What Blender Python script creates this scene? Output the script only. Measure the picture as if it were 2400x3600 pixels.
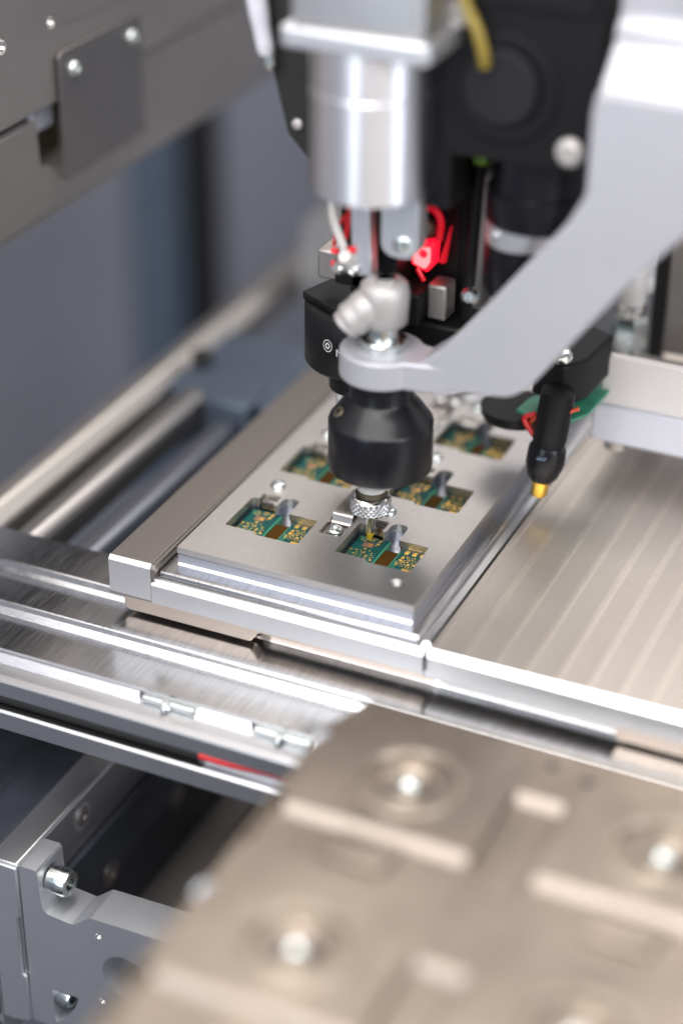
import bpy, bmesh, math, random
from mathutils import Vector, Matrix
S = 0.001                      # everything below is written in millimetres
R = math.radians
scene = bpy.context.scene
for o in list(bpy.data.objects):
    bpy.data.objects.remove(o)

# ------------------------------------------------------------------ camera
cam_d = bpy.data.cameras.new("camera")
cam = bpy.data.objects.new("camera", cam_d)
scene.collection.objects.link(cam)
rx = Vector((0.90924818, 0.41619522, 0.00702069))
up = -Vector((0.21562826, -0.4565151, -0.86319083))
fw = Vector((-0.35605085, 0.78636855, -0.50482897))
m = Matrix((rx, up, -fw)).transposed().to_4x4()
m.translation = Vector((203.82, -471.28, 306.67)) * S
cam.matrix_world = m
cam_d.lens = 69.46
cam_d.sensor_width = 36
cam_d.sensor_height = 36
cam_d.sensor_fit = 'AUTO'
cam_d.clip_start = 0.01
cam_d.clip_end = 20
cam_d.dof.use_dof = True
cam_d.dof.focus_distance = 0.594
cam_d.dof.aperture_fstop = 2.7
scene.camera = cam

# ------------------------------------------------------------------ light
world = bpy.data.worlds.new("World")
scene.world = world
world.use_nodes = True
bg = world.node_tree.nodes["Background"]
bg.inputs[0].default_value = (0.80, 0.82, 0.92, 1)
bg.inputs[1].default_value = 0.34


def lamp(name, loc, target, sx, sy, power, col):
    d = bpy.data.lights.new(name, 'AREA')
    d.shape = 'RECTANGLE'
    d.size, d.size_y = sx * S, sy * S
    d.energy = power
    d.color = col
    o = bpy.data.objects.new(name, d)
    scene.collection.objects.link(o)
    o.location = Vector(loc) * S
    v = (Vector(target) - Vector(loc)).normalized()
    o.rotation_euler = v.to_track_quat('-Z', 'Y').to_euler()
    return o


lamp("ceiling_lamp", (-30, -410, 520), (0, -30, -20), 1600, 380, 10.5, (1.0, 0.97, 0.94))
lamp("overhead_lamp", (-40, -20, 620), (0, -10, 0), 600, 120, 2.6, (1.0, 0.95, 0.90))
lamp("front_window", (-190, -1150, 330), (0, 0, 60), 300, 620, 2.9, (0.80, 0.90, 1.0))
lamp("right_window", (1050, -420, 330), (0, 0, 60), 360, 620, 4.6, (0.86, 0.91, 1.0))
lamp("rear_window", (25, 595, 560), (0, 0, 0), 1010, 480, 5.0, (1.0, 0.94, 0.88))
scene.view_settings.view_transform = 'Standard'
scene.view_settings.look = 'None'
scene.view_settings.exposure = 0.2
scene.view_settings.gamma = 1.0

# ------------------------------------------------------------------ materials
MATS = {}


def mat(name, col, metal=0.0, rough=0.5, var=0.0, vscale=(2, 2, 2), bump=0.0, bscale=(8, 8, 8), rvar=0.0,
        spec=None, emit=None, estr=0.0, trans=0.0, aniso=0.0, coat=0.0, alt=None):
    """vscale / bscale: noise frequency per millimetre along x, y, z."""
    mt = bpy.data.materials.new(name)
    mt.use_nodes = True
    nt = mt.node_tree
    b = nt.nodes["Principled BSDF"]
    b.inputs["Base Color"].default_value = (*col, 1)
    b.inputs["Metallic"].default_value = metal
    b.inputs["Roughness"].default_value = rough
    if spec is not None:
        b.inputs["Specular IOR Level"].default_value = spec
    if emit:
        b.inputs["Emission Color"].default_value = (*emit, 1)
        b.inputs["Emission Strength"].default_value = estr
    b.inputs["Transmission Weight"].default_value = trans
    b.inputs["Anisotropic"].default_value = aniso
    b.inputs["Coat Weight"].default_value = coat
    tc = nt.nodes.new("ShaderNodeTexCoord")

    def noise(sc, detail=4):
        mp = nt.nodes.new("ShaderNodeMapping")
        mp.inputs["Scale"].default_value = [s * 1000 for s in sc]
        nt.links.new(tc.outputs["Object"], mp.inputs["Vector"])
        n = nt.nodes.new("ShaderNodeTexNoise")
        n.inputs["Scale"].default_value = 1.0
        n.inputs["Detail"].default_value = detail
        n.inputs["Roughness"].default_value = 0.65
        nt.links.new(mp.outputs[0], n.inputs["Vector"])
        return n.outputs["Fac"]
    if var:
        n = noise(vscale)
        r = nt.nodes.new("ShaderNodeValToRGB")
        r.color_ramp.elements[0].position = 0.32
        r.color_ramp.elements[1].position = 0.68
        a = alt if alt else tuple(max(0, c * (1 - var)) for c in col)
        r.color_ramp.elements[0].color = (*a, 1)
        r.color_ramp.elements[1].color = (*[min(1, c * (1 + var * .5)) for c in col], 1)
        nt.links.new(n, r.inputs[0])
        nt.links.new(r.outputs[0], b.inputs["Base Color"])
    if rvar:
        n = noise(vscale if not bump else bscale)
        mr = nt.nodes.new("ShaderNodeMapRange")
        mr.inputs[1].default_value = 0.3
        mr.inputs[2].default_value = 0.7
        mr.inputs[3].default_value = max(0.02, rough - rvar)
        mr.inputs[4].default_value = min(1, rough + rvar)
        nt.links.new(n, mr.inputs[0])
        nt.links.new(mr.outputs[0], b.inputs["Roughness"])
    if bump:
        n = noise(bscale)
        bp = nt.nodes.new("ShaderNodeBump")
        bp.inputs["Strength"].default_value = bump
        bp.inputs["Distance"].default_value = 0.000012
        nt.links.new(n, bp.inputs["Height"])
        nt.links.new(bp.outputs[0], b.inputs["Normal"])
    MATS[name] = mt
    return mt


ANOD = mat("anodised_aluminium", (0.60, 0.60, 0.61), 1, 0.42, var=.06, vscale=(.03, .03, .03), bump=.25, bscale=(5, 5, 5))
ANODB = mat("bead_blasted_aluminium", (0.70, 0.71, 0.74), 1, 0.50, var=.06, vscale=(.02, .02, .02), bump=.3, bscale=(6, 6, 6))
PLATE = mat("ground_aluminium_plate", (0.55, 0.53, 0.515), 1, 0.40, var=.08, vscale=(1.6, .25, 1), bump=.3, bscale=(4, 1.2, 4), rvar=.06)
BRUSH = mat("brushed_aluminium", (0.58, 0.58, 0.59), 1, 0.20, var=.22, vscale=(1.8, .07, 1.8), bump=.5, bscale=(2.6, .09, 2.6), rvar=.07)
BRUSHX = mat("extruded_aluminium", (0.60, 0.60, 0.62), 1, 0.36, var=.08, vscale=(.02, 2.0, 2.0), bump=.3, bscale=(.03, 3, 3))
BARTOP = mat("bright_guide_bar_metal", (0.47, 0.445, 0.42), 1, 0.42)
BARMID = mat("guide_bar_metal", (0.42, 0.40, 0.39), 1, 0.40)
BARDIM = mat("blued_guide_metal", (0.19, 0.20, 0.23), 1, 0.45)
MILL = mat("milled_aluminium", (0.74, 0.74, 0.76), 1, 0.22, bump=.2, bscale=(.5, 4, .5), rvar=.06)
BAR = mat("bead_blasted_dark_bar", (0.28, 0.255, 0.24), 1, 0.42, var=.15, vscale=(1.5, 1.5, 1.5), bump=.5, bscale=(4, 4, 4), rvar=.1)
BEIGE = mat("hard_anodised_beige", (0.60, 0.55, 0.50), 1, 0.50, var=.07, vscale=(3, 1.5, 3), bump=.5, bscale=(3, 3, 3), rvar=.08)
TRAYM = mat("bronze_tinted_sheet", (0.30, 0.252, 0.207), 1, 0.42, var=.26, vscale=(.045, .03, .045), bump=.2, bscale=(1, 1, 1), rvar=.05)
RINGM = mat("bronze_tinted_ring", (0.35, 0.30, 0.245), 1, 0.42)
LIPM = mat("bronze_tinted_edge", (0.36, 0.31, 0.27), 1, 0.55)
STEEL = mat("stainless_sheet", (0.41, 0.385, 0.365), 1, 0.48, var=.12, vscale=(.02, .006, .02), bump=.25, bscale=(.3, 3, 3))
STEELD = mat("dark_steel", (0.26, 0.25, 0.245), 1, 0.46, var=.1, vscale=(.02, .02, .02), bump=.25, bscale=(.3, 3, 3))  # base colour darker than the stainless sheet
CHROME = mat("polished_steel", (0.72, 0.72, 0.71), 1, 0.14, rvar=.05, vscale=(.5, .5, .5))
BEIGEL = mat("worn_groove_ridge", (0.68, 0.625, 0.565), 1, 0.48, var=.08, vscale=(1.5, .4, 1.5), bump=.4, bscale=(3, 1, 3))
FOOT = mat("reflection_tinted_foot", (0.60, 0.51, 0.44), 1, 0.30)  # brown base stands in for the warm tray reflected in the metal
LILAC = mat("lilac_anodised_aluminium", (0.42, 0.435, 0.495), 1, 0.36)
KNURL = mat("knurled_steel", (0.52, 0.52, 0.53), 1, 0.36)
CLIP = mat("spring_steel", (0.36, 0.33, 0.31), 1, 0.20, rvar=.05, vscale=(.5, .5, .5))  # dark brownish base stands in for the dark head mirrored in it
ZINC = mat("zinc_plated_steel", (0.66, 0.70, 0.69), 1, 0.22, var=.15, vscale=(.5, .5, .5), rvar=.08)
SILVER = mat("matt_silver_paint", (0.395, 0.395, 0.43), 0.35, 0.45, var=.04, vscale=(.03, .03, .03), bump=.15, bscale=(3, 3, 3))
LEVER = mat("cast_zinc_lever", (0.44, 0.42, 0.41), .5, 0.5, bump=.2, bscale=(2, 2, 2))
MOTOR = mat("turned_aluminium", (0.78, 0.78, 0.82), 1, 0.36, var=.05, vscale=(.03, .03, 3), aniso=.85)
_nt = MOTOR.node_tree
_nt.nodes["Principled BSDF"].inputs["Anisotropic Rotation"].default_value = 0.25
_tg = _nt.nodes.new("ShaderNodeTangent")
_tg.direction_type = 'RADIAL'
_tg.axis = 'Z'
_nt.links.new(_tg.outputs[0], _nt.nodes["Principled BSDF"].inputs["Tangent"])
BLACK = mat("black_anodised", (0.006, 0.006, 0.007), 0.0, 0.45, spec=.2, bump=.15, bscale=(4, 4, 4))
BLACKG = mat("black_gloss_metal", (0.004, 0.004, 0.006), 0.0, 0.30, spec=.35, bump=.1, bscale=(3, 3, 3))
RUBBER = mat("black_rubber", (0.009, 0.009, 0.009), 0, 0.7, bump=.3, bscale=(2, 2, 2))
DARKBLUE = mat("blackened_steel_rail", (0.048, 0.054, 0.070), .3, 0.42, var=.2, vscale=(.1, .1, .1))
DARKDISC = mat("dark_grey_cap", (0.012, 0.012, 0.015), 0, 0.6, spec=.18)
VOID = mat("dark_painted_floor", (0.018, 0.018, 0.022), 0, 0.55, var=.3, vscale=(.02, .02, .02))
WALLM = mat("grey_painted_wall", (0.27, 0.28, 0.325), 0, 0.55, var=.12, vscale=(.004, .004, .004), bump=.1, bscale=(1, 1, 1))
BLUEP = mat("blue_grey_panel", (0.11, 0.145, 0.20), 0, 0.45, var=.1, vscale=(.01, .01, .01))
BLUEM = mat("blued_bracket_metal", (0.10, 0.125, 0.165), .6, 0.5, var=.12, vscale=(.05, .05, .05))
PCB = mat("green_solder_mask", (0.004, 0.060, 0.054), 0, 0.40, var=.35, vscale=(.8, .8, .8), spec=.14)
PCBE = mat("fibreglass_edge", (0.03, 0.20, 0.12), 0, 0.5)
PCBH = mat("pale_green_board", (0.04, 0.25, 0.15), 0, 0.45, var=.3, vscale=(.3, .3, .3))
GOLD = mat("gold_plating", (0.95, 0.58, 0.12), 1, 0.46, bump=.2, bscale=(4, 4, 4))
COPPER = mat("bare_die_copper", (0.155, 0.085, 0.075), .3, 0.55, var=.3, vscale=(3, 3, 3))
FLEX = mat("polyimide_flex", (0.034, 0.015, 0.003), 0, 0.6, spec=.05)
TRACE = mat("flex_copper_trace", (0.075, 0.033, 0.004), 0, 0.6, spec=.08)
YTIP = mat("yellow_ceramic_tip", (0.42, 0.29, 0.012), 0, 0.38, var=.2, vscale=(2, 2, 2))
WHITEL = mat("white_label", (0.62, 0.59, 0.58), 0, 0.5)
LAV = mat("pale_grey_housing", (0.56, 0.56, 0.62), 0, 0.45)
PRINT = mat("white_print", (0.55, 0.55, 0.55), 0, 0.5)
REDW = mat("red_insulation", (0.55, 0.012, 0.015), 0, 0.35)
ORANGE = mat("orange_insulation", (0.45, 0.05, 0.01), 0, 0.4)
WHITEC = mat("grey_tube_plastic", (0.55, 0.53, 0.50), 0, 0.4)
YCABLE = mat("yellow_cable_jacket", (0.20, 0.145, 0.02), 0, 0.45)
GREENC = mat("green_connector", (0.16, 0.30, 0.015), 0, 0.4)
BRONZE = mat("bronze_anodised", (0.10, 0.085, 0.06), .6, .4)
GOLDTIP = mat("bright_gold_tip", (1.0, 0.62, 0.10), 1, 0.22)
REDGLOW = mat("lit_red_diffuser", (0.8, 0.01, 0.02), 0, 0.4, emit=(1.0, 0.006, 0.03), estr=1.1)
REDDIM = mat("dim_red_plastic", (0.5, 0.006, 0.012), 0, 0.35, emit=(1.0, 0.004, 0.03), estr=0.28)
REDHOT = mat("red_indicator_lamp", (0.9, 0.1, 0.1), 0, 0.3, emit=(1.0, 0.16, 0.17), estr=2.2)
GLASS = mat("clear_polycarbonate", (0.85, 0.9, 0.9), 0, 0.12, trans=.75)

# ------------------------------------------------------------------ mesh helpers


class B:
    """collects shapes (mm, world coordinates) into one bmesh"""

    def __init__(s):
        s.bm = bmesh.new()

    def face(s, vs):
        try:
            return s.bm.faces.new(vs)
        except ValueError:
            return None

    def box(s, x0, x1, y0, y1, z0, z1, M=None):
        P = [Vector((x, y, z)) for z in (z0, z1) for y in (y0, y1) for x in (x0, x1)]
        if M:
            P = [M @ p for p in P]
        v = [s.bm.verts.new(p) for p in P]
        for f in ((0, 2, 3, 1), (4, 5, 7, 6), (0, 1, 5, 4), (2, 6, 7, 3), (0, 4, 6, 2), (1, 3, 7, 5)):
            s.face([v[i] for i in f])
        return s

    def prism(s, pts, ax, a, b, M=None):
        """polygon extruded along axis: 'x' pts are (y,z); 'y' pts are (x,z); 'z' pts are (x,y)"""
        def p3(p, t):
            q = Vector((t, p[0], p[1])) if ax == 'x' else Vector((p[0], t, p[1])) if ax == 'y' else Vector((p[0], p[1], t))
            return M @ q if M else q
        v0 = [s.bm.verts.new(p3(p, a)) for p in pts]
        v1 = [s.bm.verts.new(p3(p, b)) for p in pts]
        n = len(pts)
        for i in range(n):
            s.face([v0[i], v0[(i + 1) % n], v1[(i + 1) % n], v1[i]])
        s.face(list(reversed(v0)))
        s.face(v1)
        return s

    def plate(s, outer, holes, z0, z1, M=None, ax='z'):
        def p3(p, t):
            q = Vector((t, p[0], p[1])) if ax == 'x' else Vector((p[0], t, p[1])) if ax == 'y' else Vector((p[0], p[1], t))
            return M @ q if M else q
        loops = [outer] + holes
        lv = []
        for L in loops:
            lv.append(([s.bm.verts.new(p3(p, z0)) for p in L], [s.bm.verts.new(p3(p, z1)) for p in L]))
        for lay in (0, 1):
            es = []
            for t in lv:
                vs = t[lay]
                for i in range(len(vs)):
                    es.append(s.bm.edges.new((vs[i], vs[(i + 1) % len(vs)])))
            bmesh.ops.triangle_fill(s.bm, use_beauty=True, use_dissolve=False, edges=es)
        for a, b in lv:
            n = len(a)
            for i in range(n):
                s.face([a[i], a[(i + 1) % n], b[(i + 1) % n], b[i]])
        return s

    def lathe(s, prof, M, n=40, cap=True):
        """prof: (r, z) list in the frame M (mm)"""
        rings = []
        for r, z in prof:
            if r < 1e-5:
                rings.append([s.bm.verts.new(M @ Vector((0, 0, z)))])
            else:
                rings.append([s.bm.verts.new(M @ Vector((r * math.cos(2 * math.pi * i / n), r * math.sin(2 * math.pi * i / n), z))) for i in range(n)])
        for a, b in zip(rings, rings[1:]):
            for i in range(n):
                j = (i + 1) % n
                if len(a) == 1 and len(b) == 1:
                    continue
                if len(a) == 1:
                    s.face([a[0], b[j], b[i]])
                elif len(b) == 1:
                    s.face([a[i], a[j], b[0]])
                else:
                    s.face([a[i], a[j], b[j], b[i]])
        if cap:
            if len(rings[0]) > 1:
                s.face(list(reversed(rings[0])))
            if len(rings[-1]) > 1:
                s.face(rings[-1])
        return s

    def tube(s, path, r, n=10):
        pts = [Vector(p) for p in path]
        # Catmull-Rom resample
        if len(pts) > 2:
            q = [pts[0]] + pts + [pts[-1]]
            out = []
            for i in range(1, len(q) - 2):
                for k in range(6):
                    t = k / 6
                    p0, p1, p2, p3 = q[i - 1], q[i], q[i + 1], q[i + 2]
                    out.append(0.5 * ((2 * p1) + (p2 - p0) * t + (2 * p0 - 5 * p1 + 4 * p2 - p3) * t * t + (3 * p1 - p0 - 3 * p2 + p3) * t ** 3))
            out.append(pts[-1])
            pts = out
        rings = []
        for i, p in enumerate(pts):
            d = (pts[min(i + 1, len(pts) - 1)] - pts[max(i - 1, 0)]).normalized()
            a = d.orthogonal().normalized() if i == 0 else (rings_a - d * rings_a.dot(d)).normalized()
            rings_a = a
            b = d.cross(a)
            rr = r[i * (len(r) - 1) // max(1, len(pts) - 1)] if isinstance(r, (list, tuple)) else r
            rings.append([s.bm.verts.new(p + (a * math.cos(2 * math.pi * k / n) + b * math.sin(2 * math.pi * k / n)) * rr) for k in range(n)])
        for a, b in zip(rings, rings[1:]):
            for k in range(n):
                s.face([a[k], a[(k + 1) % n], b[(k + 1) % n], b[k]])
        s.face(list(reversed(rings[0])))
        s.face(rings[-1])
        return s


def frame(p, axis=(0, 0, 1)):
    q = Vector((0, 0, 1)).rotation_difference(Vector(axis).normalized())
    mm = q.to_matrix().to_4x4()
    mm.translation = Vector(p)
    return mm


def link(name, b, material, parent=None, base=None, bevel=0.0, segs=2, smooth=True, ang=35):
    bm = b.bm
    bmesh.ops.recalc_face_normals(bm, faces=bm.faces)
    if parent is not None:
        o0 = parent['_base']
    elif base is not None:
        o0 = base
    else:
        xs = [v.co for v in bm.verts]
        lo = Vector([min(c[i] for c in xs) for i in range(3)])
        hi = Vector([max(c[i] for c in xs) for i in range(3)])
        o0 = ((lo.x + hi.x) / 2, (lo.y + hi.y) / 2, lo.z)
    o0v = Vector(o0)
    for v in bm.verts:
        v.co = (v.co - o0v) * S
    me = bpy.data.meshes.new(name)
    bm.to_mesh(me)
    bm.free()
    me.materials.append(material)
    o = bpy.data.objects.new(name, me)
    scene.collection.objects.link(o)
    if smooth:
        for p in me.polygons:
            p.use_smooth = True
        me.set_sharp_from_angle(angle=R(ang))
    if bevel:
        md = o.modifiers.new("bevel", 'BEVEL')
        md.width = bevel * S
        md.segments = segs
        md.limit_method = 'ANGLE'
        md.angle_limit = R(40)
        md.harden_normals = False
    if parent is not None:
        r = ROOTS[parent.name] if parent.name in ROOTS else parent
        o.parent = parent
    else:
        o.location = o0v * S
    o['_base'] = tuple(o0)
    return o


ROOTS = {}


def thing(name, label, cat, base, group=None):
    o = bpy.data.objects.new(name, None)
    o.empty_display_size = 0.005
    scene.collection.objects.link(o)
    o.location = Vector(base) * S
    o['label'] = label
    o['category'] = cat
    if group:
        o['group'] = group
    o['_base'] = tuple(base)
    return o


def tag(o, label, cat, group=None):
    o['label'] = label
    o['category'] = cat
    if group:
        o['group'] = group
    return o


def struct(name, b, material, **k):
    o = link(name, b, material, **k)
    o['kind'] = 'structure'
    return o


def circle(cx, cy, r, n=24):
    return [(cx + r * math.cos(2 * math.pi * i / n), cy + r * math.sin(2 * math.pi * i / n)) for i in range(n)]


def rounded(pts, r, n=4):
    """fillet every corner of a polygon; pts may carry their own radius as third value"""
    out = []
    N = len(pts)
    for i in range(N):
        p = Vector(pts[i][:2])
        rr = pts[i][2] if len(pts[i]) > 2 else r
        a = Vector(pts[i - 1][:2]) - p
        c = Vector(pts[(i + 1) % N][:2]) - p
        la, lc = a.length, c.length
        a.normalize()
        c.normalize()
        an = a.angle(c)
        if rr < 1e-4 or an > R(172):
            out.append((p.x, p.y))
            continue
        t = min(rr / math.tan(an / 2), la * .49, lc * .49)
        s, e = p + a * t, p + c * t
        for k in range(n + 1):
            u = k / n
            q = s * (1 - u) ** 2 + p * 2 * u * (1 - u) + e * u * u
            out.append((q.x, q.y))
    return out


def hexpts(r, rot=0):
    return [(r * math.cos(R(60 * i) + rot), r * math.sin(R(60 * i) + rot)) for i in range(6)]


def screw_head(b, p, axis, r, h, sock=0.5, dome=True, depth=0.6, rot=0.3):
    """button or cap head with a hexagonal socket"""
    M = frame(p, axis)
    rs = r * sock
    if dome:
        prof = [(r, 0), (r, h * .25), (r * .93, h * .55), (r * .78, h * .85), (rs * 1.12, h)]
    else:
        prof = [(r * .97, 0), (r, .15), (r, h * .88), (r * .93, h), (rs * 1.12, h)]
    n = 36
    b.lathe(prof, M, n, cap=False)
    # socket: ring -> hexagon -> floor
    outer = [M @ Vector((rs * 1.12 * math.cos(2 * math.pi * i / n), rs * 1.12 * math.sin(2 * math.pi * i / n), h)) for i in range(n)]
    hx = hexpts(rs, rot)

    def hexat(a):
        k = ((a - rot) / R(60)) % 6
        i = int(k) % 6
        t = k - int(k)
        p0, p1 = hx[i], hx[(i + 1) % 6]
        return (p0[0] * (1 - t) + p1[0] * t, p0[1] * (1 - t) + p1[1] * t)
    o = [b.bm.verts.new(q) for q in outer]
    i1, i2 = [], []
    for i in range(n):
        hxp = hexat(2 * math.pi * i / n)
        i1.append(b.bm.verts.new(M @ Vector((hxp[0], hxp[1], h - .02))))
        i2.append(b.bm.verts.new(M @ Vector((hxp[0], hxp[1], h - depth))))
    for i in range(n):
        j = (i + 1) % n
        b.face([o[i], o[j], i1[j], i1[i]])
        b.face([i1[i], i1[j], i2[j], i2[i]])
    b.face(i2)
    bmesh.ops.remove_doubles(b.bm, verts=b.bm.verts, dist=0.004)
    return b


def text_mesh(body, size, M, bend=None):
    cu = bpy.data.curves.new("print", 'FONT')
    cu.body = body
    cu.size = size
    cu.extrude = 0.02
    to = bpy.data.objects.new("print", cu)
    scene.collection.objects.link(to)
    dg = bpy.context.evaluated_depsgraph_get()
    me = bpy.data.meshes.new_from_object(to.evaluated_get(dg))
    b = B()
    b.bm.from_mesh(me)
    for v in b.bm.verts:
        v.co = bend(v.co) if bend else M @ v.co
    bpy.data.objects.remove(to)
    bpy.data.curves.remove(cu)
    bpy.data.meshes.remove(me)
    return b


rnd = random.Random(7)

# ================================================================== THE SETTING
# floor of the machine, far walls of its housing
struct("machine_floor", B().box(-700, 900, -900, 1500, -610, -600), VOID)
struct("housing_wall", B().box(-330, -320, -900, 560, -600, 900), WALLM)
struct("housing_back_wall", B().box(-320, 900, 640, 652, -600, 900), WALLM)
t = thing("corner_post", "tall black profile in the corner between the blurred grey wall panels", "post", (-310, 430, -600))
link("profile", B().box(-320, -300, 448, 472, -590, 700), RUBBER, t, bevel=2)
link("side_strip", B().box(-320, -309, 404, 443, -590, 700), BLUEP, t, bevel=2)
o = link("wall_panel", B().box(-319.5, -302, 483, 638, -590, 620), WALLM, bevel=3)
tag(o, "grey wall panel standing right of the tall black post", "panel")

# ---- lower steel panel on the left, with its opening, upper panel, cover plate
PX = -141
t = thing("cable_duct_panel", "lower steel panel on the left with a dark slot and opening along its top", "panel", (PX, 150, 59))
outer = [(-120, 59.4), (420, 59.4), (420, 94.6), (-120, 94.6)]
hole = rounded([(34, 73), (55, 73), (55, 70.5), (63, 70.5), (63, 91), (34, 91)], .5)
b = B()
b.plate([(-120, 59.4), (420, 59.4), (420, 93.4), (66, 93.4), (66, 70.2), (57.5, 70.2), (56.5, 74.2), (49.5, 75.6), (48.5, 92.2), (-120, 92.2)], [], PX - 3, PX, ax='x')
link("sheet", b, STEEL, t, bevel=.4)
b = B().box(PX - 40, PX - 30, -120, 420, 55, 105)
link("back_plate", b, BRONZE, t)
b = B().box(PX - 30, PX - 2, -120, 420, 56.5, 59.2)
link("bottom_flange", b, STEEL, t)
o = link("latch_clip", B().prism([(46.5, 86.8), (62, 86.8), (62, 95.3), (53, 94.8), (50.5, 91), (46.5, 90)], 'x', PX - 5, PX - 2.2), WALLM, bevel=.5)
tag(o, "pale metal clip poking out of the opening beside the cover plate", "clip")
t = thing("upper_panel", "upper steel panel on the left with two threaded holes", "panel", (PX, 150, 95))
b = B().plate([(-120, 95.6), (420, 95.6), (420, 260), (-120, 260)],
              [circle(59.6, 122, 2.0), circle(30.6, 122, 2.6), circle(150, 150, 2)], PX - 4, PX + 1.0, ax='x')
link("sheet", b, STEEL, t, bevel=.3)
for (y, z, r) in ((59.6, 122, 2.0), (30.6, 122, 2.6)):
    b = B()
    for k in range(5):
        x = PX + .4 - k * .9
        b.lathe([(r - .02, x), (r - .35, x - .45), (r - .02, x - .9)], frame((0, y, z), (1, 0, 0)), 24, cap=False)
    link("threaded_hole", b, CHROME, t)
    link("hole_bottom", B().lathe([(r, PX - 4.3), (0, PX - 4.3)], frame((0, y, z), (1, 0, 0)), 24, cap=False), VOID, t)
t = thing("cover_plate", "dark rectangular steel cover plate held by two bright screws on the left panels", "cover plate", (PX + 2.5, 87, 68))
pts = rounded([(60.4, 68.5), (113.6, 68.5), (113.6, 111.6), (60.4, 111.6)], 2.6)
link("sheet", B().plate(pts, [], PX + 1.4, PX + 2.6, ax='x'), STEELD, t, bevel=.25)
for y, z in ((68.5, 104.4), (106.6, 104.4)):
    b = B()
    screw_head(b, (PX + 2.6, y, z), (1, 0, 0), 2.7, 1.9, .5)
    link("screw", b, ZINC, t)

# ---- long guide bars running back along the left
def guide(name, label, prof, y0, y1, material=ANOD, bev=1.2):
    o = link(name, B().prism(prof, 'y', y0, y1), material, bevel=bev)
    return tag(o, label, "guide bar")


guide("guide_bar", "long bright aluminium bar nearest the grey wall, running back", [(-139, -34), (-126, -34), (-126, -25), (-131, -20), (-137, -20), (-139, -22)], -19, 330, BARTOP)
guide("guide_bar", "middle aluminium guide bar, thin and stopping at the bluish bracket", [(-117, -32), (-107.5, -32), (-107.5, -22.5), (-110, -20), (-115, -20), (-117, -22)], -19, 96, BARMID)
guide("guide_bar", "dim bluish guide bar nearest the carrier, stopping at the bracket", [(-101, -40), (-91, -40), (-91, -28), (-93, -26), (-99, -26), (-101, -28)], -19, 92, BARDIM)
t = thing("end_bracket", "bluish metal bracket behind the carrier where the guide bars end", "bracket", (-100, 110, -45))
link("plate", B().box(-126, -60, 98, 150, -27, -22), BLUEM, t, bevel=1)
link("block", B().box(-106, -88, 90, 108, -45, -20), BLUEM, t, bevel=1)
link("knob", B().lathe([(4, 0), (4, 3), (3, 4), (0, 4)], frame((-121, 118, -20))), RUBBER, t)
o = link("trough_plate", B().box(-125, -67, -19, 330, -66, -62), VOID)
tag(o, "dark plate lying below and between the guide bars", "plate")
o = link("rear_beam", B().box(-120, 60, 200, 236, -30, 6), ANOD, bevel=1)
tag(o, "blurred grey cross beam far behind the carrier", "beam")

# ================================================================== FRONT RAIL
t = thing("front_rail", "long stepped aluminium rail running across under the carrier front", "rail", (0, -55, -48))
X0, X1 = -260, 260
prof = [(-19, -50), (-19, -19.5), (-20.2, -18.3), (-35.9, -18.3), (-36.3, -18.7), (-36.3, -20.9), (-37.4, -22), (-51.6, -22), (-52, -22.4), (-52, -24.1),
        (-53.7, -25.8), (-69.4, -25.8), (-69.4, -27.0), (-69.4, -50)]
b = B().prism(prof, 'x', X0, X1)
link("stepped_rail", b, BRUSH, t, smooth=False)
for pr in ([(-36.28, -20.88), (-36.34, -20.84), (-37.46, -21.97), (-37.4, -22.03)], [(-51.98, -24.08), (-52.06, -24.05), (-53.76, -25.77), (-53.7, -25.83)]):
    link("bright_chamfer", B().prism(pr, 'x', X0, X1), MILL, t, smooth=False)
# front extrusion with its slot; the bright chamfer strip is cut where the slot nuts sit
prof2 = [(-69.6, -49.5), (-69.6, -29.5), (-76.8, -29.5), (-78.8, -30.1), (-79, -30.4), (-79, -35.4), (-74.5, -35.4), (-74.5, -41.1), (-78.3, -41.1), (-79, -41.8), (-79, -47.6), (-78.6, -48), (-72, -48), (-72, -49.5)]
link("slotted_extrusion", B().prism(prof2, 'x', X0, X1), BRUSHX, t, smooth=False)
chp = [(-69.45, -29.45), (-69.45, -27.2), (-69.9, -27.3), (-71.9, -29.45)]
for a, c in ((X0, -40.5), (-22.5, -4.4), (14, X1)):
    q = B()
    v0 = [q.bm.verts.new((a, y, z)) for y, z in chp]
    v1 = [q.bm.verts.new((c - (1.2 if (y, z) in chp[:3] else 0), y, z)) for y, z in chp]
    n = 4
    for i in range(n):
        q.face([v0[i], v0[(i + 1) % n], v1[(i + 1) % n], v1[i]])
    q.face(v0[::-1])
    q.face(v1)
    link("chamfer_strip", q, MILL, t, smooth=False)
link("slot_shade_strip", B().box(X0, X1, -74.7, -73.8, -41, -35.5).box(X0, -17.5, -78.1, -74.8, -41.05, -40.7), RUBBER, t)  # black strips added; their colour stands in for shade inside the slot
for x in (-31.5, 4.8):
    n_ = thing("slot_nut", "", "", (x, -70, -29.5))
    del n_['label'], n_['category']
    n_.parent = t
    n_.location = (Vector(n_['_base']) - Vector(t['_base'])) * S
    link("nut_body", B().tube([(x - 8.4, -70.3, -28.4), (x + 8.4, -70.3, -28.4)], 1.15, 16), ZINC, n_)
    q = B()
    for k in range(6):
        q.lathe([(1.0, k * .34), (1.28, k * .34 + .17), (1.0, k * .34 + .34)], frame((x - .6, -71.3, -28.9), (.1, -.5, .86)), 20, cap=False)
    q.lathe([(1.0, 2.04), (.55, 2.04), (.5, 1.2), (0, 1.2)], frame((x - .6, -71.3, -28.9), (.1, -.5, .86)), 20, cap=False)
    link("set_screw", q, CHROME, n_)
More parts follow.
